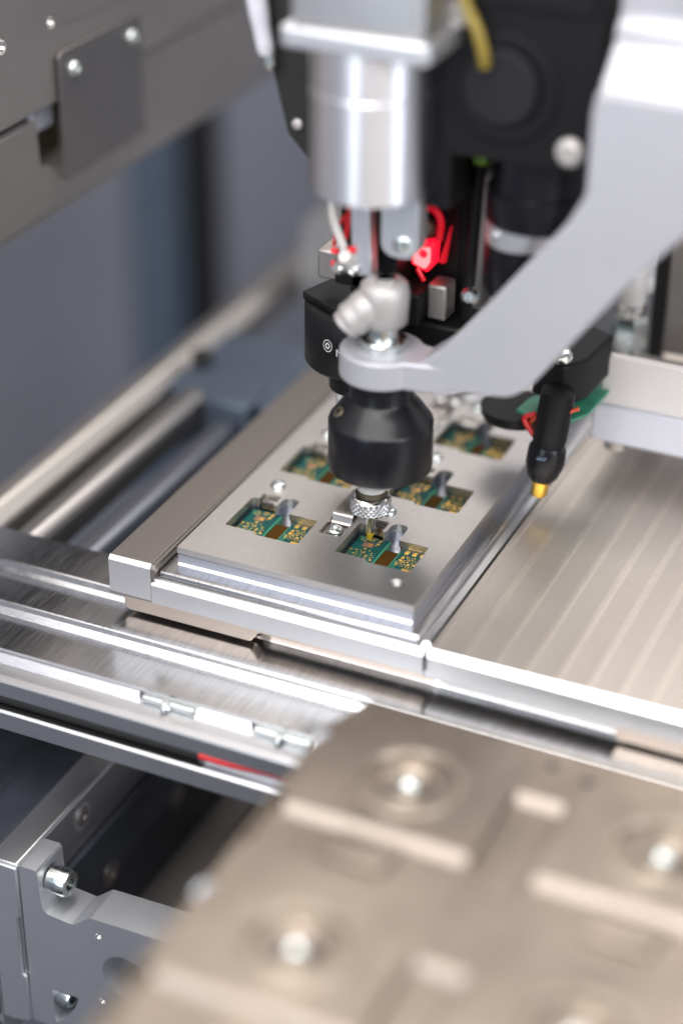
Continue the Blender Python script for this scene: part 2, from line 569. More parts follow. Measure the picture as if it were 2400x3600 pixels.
o = link("black_cable", B().tube([(-240, -76.8, -37), (-100, -76.9, -37.2), (-17, -77, -37)], 1.9, 12), RUBBER)
tag(o, "black cable lying in the slot of the front rail", "cable")
o = link("red_cable", B().tube([(-17.5, -78.2, -36.3), (-8, -77.9, -36.6), (4, -77.2, -36.2), (30, -76.5, -36.4)], 1.3, 12), REDW)
tag(o, "red cable coming out of the front rail's dark slot", "cable")
q = B().box(-19, 60, -76.6, -74.6, -40.9, -38.4)
o = link("slot_insert", q, ANODB, bevel=.3)
tag(o, "grey filler strip below the red cable in the rail slot", "strip")

# ================================================================== CARRIER
t = thing("carrier_tray", "machined aluminium carrier with a raised dark side bar, under the pocket plate", "carrier", (-16, 40, -21.7))
YF = -42
# side bar: solid with front chamfer
q = B()
prof = [(YF, -16.0), (YF, -4.15), (YF + 1.15, -3.0), (128, -3.0), (128, -16.0)]
q.prism(prof, 'x', -67, -52.6)
link("side_bar", q, BAR, t, bevel=.25)
q = B().prism([(YF - .03, -15.2), (YF - .03, -4.2), (YF + 1.12, -2.985), (YF + 1.2, -2.985), (YF + 1.2, -16), (YF + .7, -16)], 'x', -66.85, -52.75)
link("side_bar_face", q, ANOD, t, smooth=False)
q = B().prism([(-41.4, -9), (-41.4, -4.5), (-40.6, -3.4), (128, -3.4), (128, -9)], 'x', -52.6, -51.6)
link("inner_chamfer", q, BAR, t)
q = B().prism([(YF, -15.9), (YF, -9.6), (YF + 1.45, -8.15), (127, -8.15), (127, -15.9)], 'x', -52.55, 34.9)
link("tray_base", q, ANOD, t, smooth=False)
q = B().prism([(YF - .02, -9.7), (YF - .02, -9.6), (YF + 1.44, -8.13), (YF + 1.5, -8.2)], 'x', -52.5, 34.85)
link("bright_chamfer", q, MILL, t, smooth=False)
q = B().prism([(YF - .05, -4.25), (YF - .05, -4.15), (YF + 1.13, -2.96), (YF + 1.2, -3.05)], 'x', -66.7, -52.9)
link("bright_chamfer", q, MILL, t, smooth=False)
# foot, a curved shoulder drops back up to the thinner rim
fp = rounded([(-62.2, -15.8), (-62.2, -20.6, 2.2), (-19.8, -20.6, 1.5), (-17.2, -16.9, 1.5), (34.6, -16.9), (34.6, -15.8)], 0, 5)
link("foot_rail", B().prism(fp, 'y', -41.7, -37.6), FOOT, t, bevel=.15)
q = B().lathe([(1.35, 0), (1.35, .5), (1.2, .75), (0, .75)], frame((35.0, -39.4, -7.8), (0.0, -.72, .70)), 32)
link("dowel_pin", q, MILL, t)

# ---- pocket plate in two layers on its own base sheet
t = thing("pocket_plate", "ground aluminium fixture plate with cut-outs holding the small green boards", "fixture plate", (-10, 40, -9))
plate = t


def pocket(dx, dy, g=0.0):
    pts = [(-4.7 - g, -15.5 - g, .7), (5.3, -15.5 - g, .7), (5.8, -16.9 - g, .8), (20.2 + g, -16.9 - g, 1.3), (19.9 + g, -1.5 + g, 1.0), (10 + g, -1.5 + g, .3), (10 + g, 7.3 + g, 2.6), (4.7 - g, 7.3 + g, 2.6),
           (4.7 - g, 1.2, .3), (3.5 + g, 1.2, .3), (3.5 + g, 6.9 + g, 1.0), (-2.4 - g, 6.9 + g, 1.2), (-2.4 - g, 3.2 + g, .5), (-4.7 - g, 3.2 + g, 1.2)]
    return [(x + dx, y + dy) for x, y in rounded(pts, .5, 4)]


POCK = [(0, 0), (-36.6, 0), (0, 37.4), (-36.6, 37.4), (0, 75.2 - 0.2), (-36.6, 75)]
clipx = (-13.9, -6.9)
recess = []
for k in range(3):
    recess.append(rounded([(-13.95, -7.4 + 37.4 * k), (-6.75, -7.4 + 37.4 * k), (-6.75, 9 + 37.4 * k), (-13.95, 9 + 37.4 * k)], .8))
SCR = [(-37.1, 12.8), (.6, 12.6), (.5, 50.6), (-37.1, 50.6), (.7, 88.4), (-37.1, 88.4)]
out1 = [(-48.2, -33.2), (28.2, -33.2), (28.2, 118), (-48.2, 118)]
q = B().plate(out1, [pocket(*p) for p in POCK] + recess + [circle(18.9, -24.2, 2.45, 28)], -2.1, 0)
link("top_plate", q, PLATE, t, bevel=.22)
q = B().plate([(-48.0, -33.1), (28.0, -33.1), (28.0, 118), (-48.0, 118)], [pocket(*p, .35) for p in POCK], -5.9, -2.45)
link("middle_plate", q, LILAC, t, bevel=.4)
link("toe_chamfer", B().prism([(-33.0, -5.94), (-33.0, -5.25), (-33.15, -5.25), (-33.75, -5.9)], 'x', -47.9, 27.9), MILL, t, smooth=False)
# shadow gap between both plates, cut round the pockets
q = B().plate([(-47.6, -32.7), (27.6, -32.7), (27.6, 117), (-47.6, 117)], [pocket(*p, .2) for p in POCK] + [rounded([(-13.4, -7 + 37.4 * k), (-7.3, -7 + 37.4 * k), (-7.3, 8.6 + 37.4 * k), (-13.4, 8.6 + 37.4 * k)], .5) for k in range(3)], -2.47, -2.08)
link("gap_shim", q, MILL, t, smooth=False)
q = B().prism([(-39.2, -8.0), (-39.2, -6.9), (-38.4, -5.95), (119, -5.95), (119, -8.0)], 'x', -51.3, 32.2)
link("base_sheet", q, BRUSH, t, bevel=.75, segs=4)
q = B().lathe([(2.45, -.05), (1.5, -1.5), (1.0, -1.7), (.9, -2.04), (0, -2.04)], frame((18.9, -24.2, 0)), 32, cap=False)
link("countersink", q, STEELD, t)
for x, y in SCR:
    q = B()
    screw_head(q, (x, y, 0), (0, 0, 1), 2.55, 1.35, .45)
    link("screw", q, ZINC, t)
for k in range(3):
    yy = 37.4 * k
    # bent spring clip screwed into the recess between two pockets
    prof = [(-7.1, -1.35), (.2, -1.35), (1.5, -1.2), (2.3, -.3), (2.6, .9), (3.2, 1.55), (4.4, 1.7), (18.5, 1.6), (18.5, 1.3), (4.4, 1.4), (3.4, 1.15), (3.0, .7), (2.7, -.45), (1.8, -1.55), (.3, -1.75), (-7.1, -1.75)]
    prof = [(a + yy - .1, z) for a, z in prof]
    link("leaf_clip", B().prism(prof, 'x', -13.7, -7.0), CLIP, t, bevel=.08)
    q = B()
    screw_head(q, (-10.4, -3.4 + yy + .6, -1.3), (0, 0, 1), 2.5, 1.3, .45)
    link("clip_screw", q, ZINC, t)
for dx, dy in POCK[:5]:
    prof = [(4.2, -5.8), (4.3, -2.6), (4.7, -1.6), (5.4, -1.3), (6.1, -1.6), (6.3, -2.2), (6.6, -2.2), (6.5, -1.4), (5.5, -.9), (4.4, -1.2), (3.9, -2.4), (3.8, -5.8)]
    link("pocket_spring", B().prism([(a + dy, z) for a, z in prof], 'x', -2.0 + dx, 3.1 + dx), CLIP, t, bevel=.06)

# ---- circuit boards
PADL = []
rb = random.Random(3)


def pads_left():
    L = []
    # row along the far edge, then round the die, then the dense field
    for x, y, w, h in ((-1.9, 2.0, .75, .55), (-1.3, 1.0, .7, .5), (.9, 2.1, 1.7, .35), (.6, 1.1, 1.3, .3), (-2.7, .4, .5, .5), (-1.7, .0, .5, .45), (3.1, 1.9, .7, .6), (2.9, 1.0, .9, .6), (2.9, -.4, 1.0, .9), (-3.2, 1.7, .3, .3), (2.6, -1.4, .45, .4)):
        L.append((x, y, w, h))
    tries = 0
    while len(L) < 58 and tries < 4000:
        tries += 1
        x, y = rb.uniform(-3.9, 4.4), rb.uniform(-12.5, -4.2)
        if y > -5.6 and (x < -3 or x > 2.4):
            continue
        w, h = rb.choice(((.5, .45), (.75, .55), (.95, .75), (.35, .6), (.45, .4)))
        if all(abs(x - a) > (w + c) / 2 + .13 or abs(y - b_) > (h + d) / 2 + .13 for a, b_, c, d in L):
            L.append((x, y, w, h))
    return L


def pads_right():
    L = [(12.6, -4.2, 1.0, .9), (12.5, -5.7, 1.3, 1.0), (11.7, -7.2, .6, .6), (15.6, -7.3, 1.0, .9), (17.2, -7.0, .9, .8)]
    tries = 0
    while len(L) < 40 and tries < 4000:
        tries += 1
        x, y = rb.uniform(11.8, 18.0), rb.uniform(-9.2, -2.9)
        if x < 12.0 and y < -7:
            continue
        w, h = rb.choice(((.4, .38), (.5, .45), (.3, .9), (.75, .6), (.35, .35)))
        if all(abs(x - a) > (w + c) / 2 + .13 or abs(y - b_) > (h + d) / 2 + .13 for a, b_, c, d in L):
            L.append((x, y, w, h))
    return L


PL, PR = pads_left(), pads_right()


def padmesh(L, z):
    q = B()
    for i, (x, y, w, h) in enumerate(L):
        rr = .45 * min(w, h) if i % 3 else .1
        q.prism(rounded([(x - w / 2, y - h / 2), (x + w / 2, y - h / 2), (x + w / 2, y + h / 2), (x - w / 2, y + h / 2)], rr, 2), 'z', z, z + .05)
    return q


def board():
    t = thing("circuit_board", "", "circuit board", (6, -8, -6), "green rigid-flex boards seated in the pocket plate")
    zb = -4.0
    q = B().prism([(-4.35, -17.5), (5.2, -17.5), (5.2, 2.9), (-4.35, 2.9)], 'z', -5.85, zb)
    l = link("rigid_board", q, PCB, t, bevel=.1)
    link("edge_band", B().box(5.2, 5.75, -17.5, 2.75, -5.85, zb - .25), PCBE, t)
    link("pad", padmesh(PL, zb), GOLD, l)
    for k, a in enumerate(((-1.3, .05), (1.9, .6))):
        pass
    link("die", B().box(-1.35, 1.95, -3.35, -.55, zb, zb + .12), COPPER, l)
    q = B()
    for k in range(5):
        q.box(.4 + .28 * k, .52 + .28 * k, -3.1 + .2 * (k % 2), -.9 - .3 * (k % 3), zb + .121, zb + .16)
    for k in range(3):
        q.box(-1.1, 1.7, -2.9 + .8 * k, -2.8 + .8 * k, zb + .121, zb + .15)
    link("die_lines", q, GOLD, l)
    q = B().lathe([(.75, 0), (.75, .05), (.5, .05), (.5, 0)], frame((-3.0, 1.2, zb)), 20, cap=False)
    link("ring_mark", q, PCBH, l)
    q = B()
    for k in range(9):   # thin raised tracks
        x = -3.6 + k * .9
        q.box(x, x + .14, -13.8 + (k % 4) * .9, -9.5 + (k * 7 % 5) * .9, zb, zb + .03)
    link("track", q, PCBE, l)
    f = link("flex_ribbon", B().box(5.3, 11.0, -17.4, -1.4, -5.0, -4.75), FLEX, t)
    q = B()
    for k in range(24):
        y = -17 + k * .645
        q.box(5.8, 10.9, y, y + .30, -4.75, -4.70)
    o = link("trace", q, TRACE, f)
    r = link("rigid_board", B().box(10.75, 19.6, -18.0, .2, -5.85, zb - .1), PCB, t, bevel=.1)
    link("edge_band", B().box(10.35, 10.75, -18, .1, -5.85, zb - .3), PCBE, t)
    link("pad", padmesh(PR, zb - .1), GOLD, r)
    for x in (12.7, 15.2, 17.7):
        link("square_pad", B().prism(rounded([(x - .65, -2.1), (x + .65, -2.1), (x + .65, -.8), (x - .65, -.8)], .2, 2), 'z', zb - .1, zb - .04), GOLD, r)
    q = B().box(14.9, 18.7, -12.6, -10.3, zb - .1, zb + .1)
    for k in range(7):
        q.box(15.0 + .55 * k, 15.25 + .55 * k, -10.3, -9.7, zb - .1, zb)
    link("gold_connector", q, GOLD, r)
    q = B()
    for k in range(6):
        x = 11.2 + k * .22
        q.box(x, x + .1, -12.5 + k * .3, -6 - k * .4, zb - .1, zb - .07)
    link("track", q, PCBE, r)
    return t


def copy_tree(o, parent=None):
    c = o.copy()
    scene.collection.objects.link(c)
    if parent:
        c.parent = parent
    for ch in o.children:
        copy_tree(ch, c)
    return c


bd0 = board()
blab = ["green and gold board directly under the yellow needle tip",
        "green and gold board in the front left pocket, beside the dark side bar",
        "green and gold board right behind the knurled collar, half hidden by the black cone",
        "blurred green board in the left pocket behind the black cone",
        "blurred green board in the farthest right pocket, below the black camera disc"]
for i, (dx, dy) in enumerate(POCK[:5]):
    o = bd0 if i == 0 else copy_tree(bd0)
    o.location = (Vector((6 + dx, -8 + dy, -6))) * S
    o['label'] = blab[i]

# ---- small parts at the far end of the plate
t = thing("edge_clamp", "small bright clamp with two round heads at the far end of the plate", "clamp", (-10, 92, 0))
link("strap", B().box(-16, -2, 92, 98, .02, 1.6), ANODB, t, bevel=.3)
for x in (-12.6, -7.8):
    q = B()
    screw_head(q, (x, 87.8, .02), (0, 0, 1), 2.1, 2.2, .4)
    link("screw", q, CHROME, t)
link("dark_link", B().tube([(-8.6, 93, 2.2), (-5, 99, 3.2)], 1.1), BRONZE, t)

# ================================================================== GROOVED TABLE
t = thing("grooved_table", "beige machined table with shallow parallel grooves right of the carrier", "table", (120, 90, -21))
X2, Y2 = 235, 330
prof = [(36.2, -16), (36.2, -7.6), (37.8, -7.6), (38.2, -8.05)]
x = 38.2
RIDGE = []
k = 0
while x < X2 - 9:
    w = 9.15
    for u in range(1, 9):
        a = u / 8
        z = -8.05 - .07 * math.sin(math.pi * a) ** .8 + .0
        prof.append((x + w * .80 * a, z))
    RIDGE.append((x + w * .74, x + w * 1.0))
    x += w
    prof.append((x, -8.05))
prof += [(X2, -8.0), (X2, -16)]
link("grooved_top", B().prism(prof, 'y', -39.8, Y2), BEIGE, t, ang=25)
for a, c in RIDGE:
    w_ = c - a
    link("ridge", B().prism([(a, -8.3), (a, -8.04), (a + w_ * .4, -7.985), (c - w_ * .3, -7.985), (c, -8.04), (c, -8.3)], 'y', -39.7, Y2 - 1), BEIGEL, t, ang=60)
q = B().prism([(YF, -16.1), (YF, -9.55), (-40.2, -7.75), (-39.75, -7.75), (-39.75, -16.1)], 'x', 36.2, X2)
link("front_edge", q, ANOD, t, smooth=False)
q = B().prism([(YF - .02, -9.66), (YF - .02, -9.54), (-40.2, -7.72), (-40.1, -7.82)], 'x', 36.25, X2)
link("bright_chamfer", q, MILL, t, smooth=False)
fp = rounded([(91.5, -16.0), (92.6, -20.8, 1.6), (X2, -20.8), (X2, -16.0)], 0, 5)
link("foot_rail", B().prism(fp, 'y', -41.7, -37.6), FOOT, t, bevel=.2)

# ================================================================== LOWER LEFT AXIS
t = thing("linear_axis", "aluminium linear axis under the rail at lower left with a notched end plate", "linear axis", (-60, -60, -142))
YE = -98.5
q = B().prism([(-79.6, -128), (-79.6, -80.4), (-79.0, -80), (-69.9, -80), (-69.2, -80.8), (-69.2, -92), (-69.2, -128)], 'y', YE, 160)
link("side_beam", q, ANOD, t, bevel=.35)
# end plate outline in XZ with its U notch
ep = [(-68.9, -142, .5), (-68.9, -80.6, .5), (-68.4, -80, .2), (-63.2, -80, .2), (-62.6, -80.8, .2), (-62.2, -91.5, 3.6), (-61.4, -95.6, 3), (-51.3, -96.6, 2.2), (-45.6, -91.6, 2.2), (-8, -90.6, .5), (-8, -142, .5)]
epr = rounded(ep, .5, 6)
slot = rounded([(-60.8, -126), (-51.5, -126), (-53, -131), (-57, -137), (-60.8, -140)], .6)
q = B().plate(epr, [circle(-42.9, -97.9, 1.15, 20), circle(-34.2, -111.2, 8.2, 32), circle(-43.1, -123.9, 1.2, 20), slot], YE, YE + 14, ax='y')
link("end_plate", q, ANODB, t, bevel=.45)
q = B().plate([(-79.2, -143.5), (-75.5, -143.5), (-69.2, -142), (-69.2, -123.5), (-70.4, -122.8), (-70.4, -100.2), (-69.3, -99.9), (-69.3, -80.6), (-79.2, -80.6)], [], YE - 1.2, YE - .02, ax='y')
link("side_flange", q, ANODB, t, bevel=.4)
for (x, z, r) in ((-42.9, -97.9, 1.15), (-43.1, -123.9, 1.2)):
    q = B()
    for k in range(5):
        q.lathe([(r, k * .6), (r - .25, k * .6 + .3), (r, k * .6 + .6)], frame((x, YE + .4, z), (0, 1, 0)), 20, cap=False)
    q.lathe([(r, 3.2), (0, 3.2)], frame((x, YE + .4, z), (0, 1, 0)), 20, cap=False)
    link("threaded_hole", q, ZINC, t)
q = B().lathe([(8.2, 12), (8.2, 14.2), (3, 14.2), (3, 10), (0, 10)], frame((-34.2, YE, -111.2), (0, 1, 0)), 40, cap=False)
link("bore_cup", q, ANOD, t)
q = B()
screw_head(q, (-61.9, YE + 6.5, -87.0), (1, -.06, -.02), 4.3, 6.6, .52, dome=False, depth=3)
link("cap_screw", q, ZINC, t)
q = B()
screw_head(q, (-60.3, YE + 3, -129.6), (1, -.2, -.02), 3.0, 5.6, .52, dome=False, depth=3)
link("cap_screw", q, ZINC, t)
q = B().box(-61.9, -50, YE + 10, YE + 12, -141, -125)
link("slot_back", q, STEEL, t)
# counterbored screw in the beam's inner wall
q = B().lathe([(4.6, .06), (4.6, .12), (3.7, .12), (3.7, -.1)], frame((-69.2, -62.5, -88), (1, 0, 0)), 36, cap=False)
link("counterbore_rim", q, ANODB, t)
q = B()
screw_head(q, (-69.15, -62.5, -88), (1, 0, 0), 3.2, .5, .5, dome=False, depth=.4)
link("recessed_screw", q, STEEL, t)
# black cover strip and carriage rails beyond the beam
q = B().prism([(-118, -84), (-118, -80.6), (-101, -80.6), (-98, -83), (-93.6, -83), (-92, -80.3), (-79.8, -80.3), (-79.8, -84)], 'y', YE - 4, 180)
link("cover_strip", q, DARKBLUE, t, bevel=.3)
q = B().prism([(-69.1, -150), (-69.1, -99.4), (-68.2, -98.6), (-66.9, -98.6), (-66.5, -99.0), (-66.5, -150)], 'y', YE + 14.1, 200)
link("dark_rail", q, DARKBLUE, t, bevel=.3)
for y in (-52.7, -8.8, 35.0):
    q = B().lathe([(4.6, 0), (4.6, .15), (3.7, .15), (3.7, -.2)], frame((-66.5, y, -117.8), (1, 0, 0)), 32, cap=False)
    screw_head(q, (-66.5, y, -117.8), (1, 0, 0), 3.4, .5, .5, dome=False, depth=.4)
    link("rail_screw", q, STEEL, t)
q = B().box(-66.4, -38, YE + 14.1, 200, -150, -140)
link("floor_plate", q, STEEL, t, bevel=.6)
q = B().prism([(-38, -150), (-38, -112), (-34, -110), (-12, -110), (-12, -150)], 'y', YE + 14.1, 200)
link("inner_beam", q, STEELD, t, bevel=.6)
q = B().box(-8, 20, -78, -52, -92, -74)
o = link("carriage_block", q, ANODB, bevel=.6)
tag(o, "small bright block peeking out between the rail and the bronze tray", "block")
t = thing("cable_chain", "black link strip hanging down the left side of the linear axis", "cable chain", (-86, -96, -160))
for k in range(5):
    z = -104 - 12 * k
    link("link", B().box(-84.5, -80.6, YE - 1.5, YE + 7, z - 4, z + 4.5), RUBBER, t, bevel=.6)
link("backing", B().box(-82.6, -80.0, YE - .6, YE + 9, -160, -96), ANODB, t)

# ================================================================== BRONZE TRAY (foreground)
t = thing("nozzle_tray", "large blurred bronze-tinted tray in the foreground with round screw wells", "tray", (110, -170, -4))
tray = t
TX0, TX1, TY0, TY1 = 31.5, 226, -300, -84.5
cells = [(60.0, -112), (124.6, -112), (189.2, -112), (60.0, -176), (124.6, -176), (189.2, -176), (60, -240), (124.6, -240), (189.2, -240)]
outer = [(TX0, TY0), (TX1, TY0), (TX1, TY1), (37.5, TY1), (TX0 + .3, -101)]
link("base_sheet", B().plate(outer, [], .3, 1.8), TRAYM, t, bevel=.3)
link("bottom_sheet", B().plate(outer, [], -4.2, -3.4), TRAYM, t)
link("side_skirt", B().box(TX0 - .01, TX0 + 1.4, TY0, -101.5, -3.3, 4.0), TRAYM, t, bevel=.4)
link("rear_skirt", B().box(38, TX1, TY1 - 1.4, TY1, -3.3, -1.3), TRAYM, t)
for r_, cy in enumerate((-112, -176, -240)):
    top = cy + 27.5 if r_ == 0 else cy + 26
    pts = []
    for cx in (60.0, 124.6, 189.2):
        pts += [(cx - 25.5, cy - 19.6, .6), (cx + 24.5, cy - 19.6, 1.4), (cx + 24.5, cy + 7.4, 1.0), (cx + 38.8, cy + 7.4, 1.0)] if cx < 180 else [(cx - 25.5, cy - 19.6, .6), (TX1, cy - 19.6, .4)]
    if r_ == 0:
        pts = [(37.6, top, .3), (TX0 + .4, -101, .3), (TX0 + 1.5, cy - 19.6, .3)] + pts[1:] + [(TX1, top, .4)]
    else:
        pts = [(TX0 + 1.5, top, .8), (TX0 + 1.5, cy - 19.6, .3)] + pts[1:] + [(TX1, top, .4)]
    pts = [(p[0], p[1], p[2]) for p in pts]
    q = B().plate(rounded(pts, 0, 4), [circle(cx, cy, 13.6, 40) for cx in (60.0, 124.6, 189.2)], 1.81, 4)
    link("step_plate", q, TRAYM, t, bevel=.35)
for cx, cy in cells:
    M = frame((cx, cy, 4))
    q = B().lathe([(11.5, .05), (11.2, -.3), (11.0, -.95), (8.4, -.85), (7.6, -.35), (6.8, -.5), (4.8, -1.6), (3.6, -1.9), (0, -1.9)], M, 56, cap=False)
    link("screw_well", q, TRAYM, t, ang=28)
    link("well_ring", B().lathe([(14.3, -.15), (14.0, .5), (13.6, .66), (12.0, .66), (11.6, .5), (11.3, -.2)], M, 56, cap=False), RINGM, t, ang=40)
    q = B().lathe([(3.0, -1.9), (3.0, -.6), (2.4, .35), (1.5, .85), (0, 1.0)], M, 28)
    link("round_screw", q, ZINC, t)
    q = B().prism([(cy - 19.5, 3.4), (cy - 19.5, 4.3), (cy - 20.0, 4.45), (cy - 20.6, 4.1), (cy - 22.6, 1.95), (cy - 22.4, 1.82)], 'x', cx - 24.6 if cx > 70 else TX0 + 4.5, cx + 23.6)
    link("slot_lip", q, LIPM, t, bevel=.25)
    q = B().prism(rounded([(cx - 9.5, cy - 33), (cx + 7, cy - 33), (cx + 8.5, cy - 22.1), (cx - 8, cy - 22.1)], 1.2), 'z', 1.81, 3.2)
    link("tongue", q, TRAYM, t, bevel=.8, segs=3)
    if cx < 180:
        q = B().prism([(cy + 7.5, 3.6), (cy + 7.5, 4.3), (cy + 7.0, 4.45), (cy + 6.4, 4.05), (cy + 4.6, 1.95), (cy + 4.8, 1.82)], 'x', cx + 25.6, cx + 38)
        link("short_lip", q, LIPM, t, bevel=.25)
    q = B().prism(rounded([(cx + 27, cy - 27), (cx + 37.4, cy - 27), (cx + 37.4, cy + 4), (cx + 27, cy + 4)], 1.5), 'z', 1.81, 2.3)
    link("recess_pad", q, TRAYM, t, bevel=.5) if cx < 180 else q.bm.free()
for x, y in ((90, -91.5), (100, -94), (33.9, -130)):
    link("hole_dark_disc", B().lathe([(1.5, 4.03), (1.5, 4.06), (0, 4.06)], frame((x, y, 0)), 20, cap=False), RUBBER, t)  # black discs laid on the sheet paint the dark of holes
for y in (-106, -169.5, -233):
    q = B().tube([(32.5, y - 2.2, 4.2), (32.9, y + .4, 4.9), (33.8, y + 2.6, 4.2)], 1.1, 12)
    link("edge_clip", q, ANODB, t)

# ================================================================== DISPENSING HEAD
AX = (0.0, 0.0)
# needle
t = thing("dispensing_needle", "steel dispensing needle with a yellow conical tip touching the board", "needle", (0, 0, -4))
link("shaft", B().lathe([(1.55, -.1), (1.55, 8), (2.2, 8)], frame((0, 0, 0)), 32), MILL, t)
link("tip", B().lathe([(.12, -3.84), (.5, -2.9), (1.5, -.3), (1.55, .3), (1.2, .5), (0, .5)], frame((0, 0, 0)), 32), YTIP, t)
# knurled collar: real diamond knurl
t = thing("knurled_collar", "knurled steel collar clamping the needle under the black cone", "collar", (0, 0, 8))
NR, NZ = 132, 22
q = B()
rows = []
for j in range(NZ + 1):
    z = 7.3 + 4.6 * j / NZ
    edge = min(1, min(j, NZ - j) / 2.0)
    ring = []
    for i in range(NR):
        a = 2 * math.pi * i / NR
        u = (a * 22 / (2 * math.pi) * 1.0 + (z - 7.3) * .62) % 1
        v = (a * 22 / (2 * math.pi) * 1.0 - (z - 7.3) * .62) % 1
        h = (1 - abs(2 * u - 1)) * .5 + (1 - abs(2 * v - 1)) * .5
        hh = min(1 - abs(2 * u - 1), 1 - abs(2 * v - 1))
        r = 5.95 + .34 * (hh * 1.2) * edge - .25 * (1 - edge)
        ring.append(q.bm.verts.new((r * math.cos(a), r * math.sin(a), z)))
    rows.append(ring)
for a_, b_ in zip(rows, rows[1:]):
    for i in range(NR):
        q.face([a_[i], a_[(i + 1) % NR], b_[(i + 1) % NR], b_[i]])
q.face(rows[0][::-1])
link("knurled_ring", q, KNURL, t, smooth=False)
link("rim", B().lathe([(5.7, 11.85), (5.75, 12.4), (5.4, 12.8), (4.9, 12.75), (4.7, 11.4), (0, 11.4)], frame((0, 0, 0)), 48, cap=False), CHROME, t)
link("chuck", B().lathe([(4.5, 11.4), (4.5, 14.6), (3.6, 15.0), (3.6, 20), (4.4, 23)], frame((.3, .2, 0)), 40), BRONZE, t)
link("white_sleeve", B().lathe([(4.35, 14.7), (4.4, 17.6), (4.7, 22.8)], frame((.3, .2, 0)), 40), WHITEC, t)
link("outer_sleeve", B().lathe([(5.4, 16.6), (6.1, 19.5), (6.6, 22.9)], frame((.9, .4, 0)), 48, cap=False), GLASS, t)
# black cone body
CX, CY = 2.5, .8
t = thing("cone_body", "glossy black round nozzle body hanging below the silver arm", "nozzle body", (CX, CY, 24))
link("shell", B().lathe([(0, 23.2), (9, 23.2), (14.2, 22.7), (15.3, 23.2), (15.5, 24.1), (15.5, 38.2), (15.2, 39.0), (14.7, 39.5), (12.6, 42.6), (10.6, 44.9), (9.6, 45.8), (9.3, 46.4), (9.3, 54)], frame((CX, CY, 0)), 72), BLACKG, t, ang=50)
q = B()
screw_head(q, (CX - 9.8, CY - 8.2, 42.2), (-.5, -.45, .75), 2.0, .5, .5)
link("set_screw", q, BRONZE, t)

# silver arm
t = thing("silver_arm", "matt silver bent arm reaching from upper right to the nozzle body", "arm", (40, 0, 52))
q = B()
pl = []
for k in range(25):
    a = R(38) + R(360 - 76) * k / 24
    pl.append((CX + 12.4 * math.cos(a), CY + 12.4 * math.sin(a)))
boss = pl + [(17.5, -6.0), (20.5, -5.1), (25, -5.0), (25, 7), (14, 7.4)]
q.prism(boss, 'z', 53.0, 61.8)
link("boss", q, SILVER, t, bevel=1.0, segs=3, ang=30)
ap = [(16.0, 53.3, 1), (34, 55.6, 8), (43.8, 56.6, 9), (49.5, 61.5, 6), (75.6, 98, 6), (100, 126, 6), (120, 142, 2), (120, 146.9, 1), (62.2, 146.9, 1), (61.2, 141, 10), (61.3, 119.6, 9), (56.6, 110.6, 12), (31.5, 78.0, 12), (23.0, 67.5, 9), (16.0, 61.7, 2)]
q = B().prism(rounded(ap, 0, 6), 'y', -5.0, 7)
link("bent_web", q, SILVER, t, bevel=.9, segs=3, ang=30)
q = B().prism([(-4.98, 146.95), (5.5, 157.5), (5.5, 160.5), (8.6, 163.5), (8.6, 230), (20, 230), (20, 146.95)], 'x', 62.6, 120)
link("stepped_shoulder", q, SILVER, t, bevel=.9, segs=3, ang=30)
q = B()
screw_head(q, (90.5, 7.4, 172), (0, -1, 0), 6.5, 6, .5, dome=False, depth=3)
link("shoulder_screw", q, ZINC, t)
# clamp lever with washers on the boss
t = thing("clamp_lever", "cast silver clamp lever with bluish washers on top of the arm's round end", "lever", (CX, CY, 61.8))
link("washer", B().lathe([(6.9, 61.85), (6.9, 64.4), (6.5, 64.8), (0, 64.8)], frame((CX + .3, CY, 0)), 44), ZINC, t)
link("stem", B().lathe([(4.4, 64.8), (4.2, 70)], frame((CX + .3, CY, 0)), 32), ZINC, t)
q = B().lathe([(5.4, 68.8), (6.8, 70.0), (7.2, 78.5), (6.7, 81.2), (5.2, 82.6), (0, 83.0)], frame((CX + .3, CY, 0)), 44)
link("hub", q, LEVER, t, ang=50)
q = B().tube([(CX - .2, CY - .6, 76.0), (CX - 3.4, CY - 2.6, 74.4), (CX - 7.2, CY - 4.6, 71.0), (CX - 9.4, CY - 5.6, 68.6)], [5.8, 5.8, 5.4, 4.6, 3.4], 24)
link("handle", q, LEVER, t, ang=60)
link("hub_cap", B().lathe([(3.2, 82.6), (3.2, 83.6), (2.7, 84.0), (0, 84.1)], frame((CX + .8, CY - .6, 0)), 32), CHROME, t)

# ---- inspection lens barrel with print
LX, LY = -17.5, 28.5
t = thing("lens_barrel", "black lens barrel with a white ring emblem, left of the clamp lever", "lens", (LX, LY, 28))
LR = 16.2
link("barrel", B().lathe([(0, 41), (LR - 6, 40.4), (LR - 1.0, 41.2), (LR, 42.6), (LR, 60.5), (LR - .5, 61), (LR - 4, 61), (LR - 4.6, 58), (0, 58)], frame((LX, LY, 0)), 72), BLACK, t, ang=50)
link("lower_ring", B().lathe([(0, 32), (8, 32), (9.6, 33), (9.8, 40.8)], frame((LX + 1, LY, 0)), 56), BLACK, t)
link("glass_tube", B().lathe([(7.4, 18), (7.6, 32)], frame((LX + 1, LY, 0)), 48), GLASS, t)
q = B().prism(rounded([(LX - 16, LY - 6), (LX + 2, LY - 15.6), (LX + 16, LY - 4), (LX + 15, LY + 14), (LX - 8, LY + 20)], 1.5), 'z', 61.05, 63.4)
link("top_bracket", q, BLACK, t, bevel=.4)


def wrap(u0, v0, r):
    def f(c):
        a = R(-88) + (u0 + c.x) / r
        rr = r + .04 + c.z
        return Vector((LX + rr * math.cos(a), LY + rr * math.sin(a), v0 + c.y))
    return f


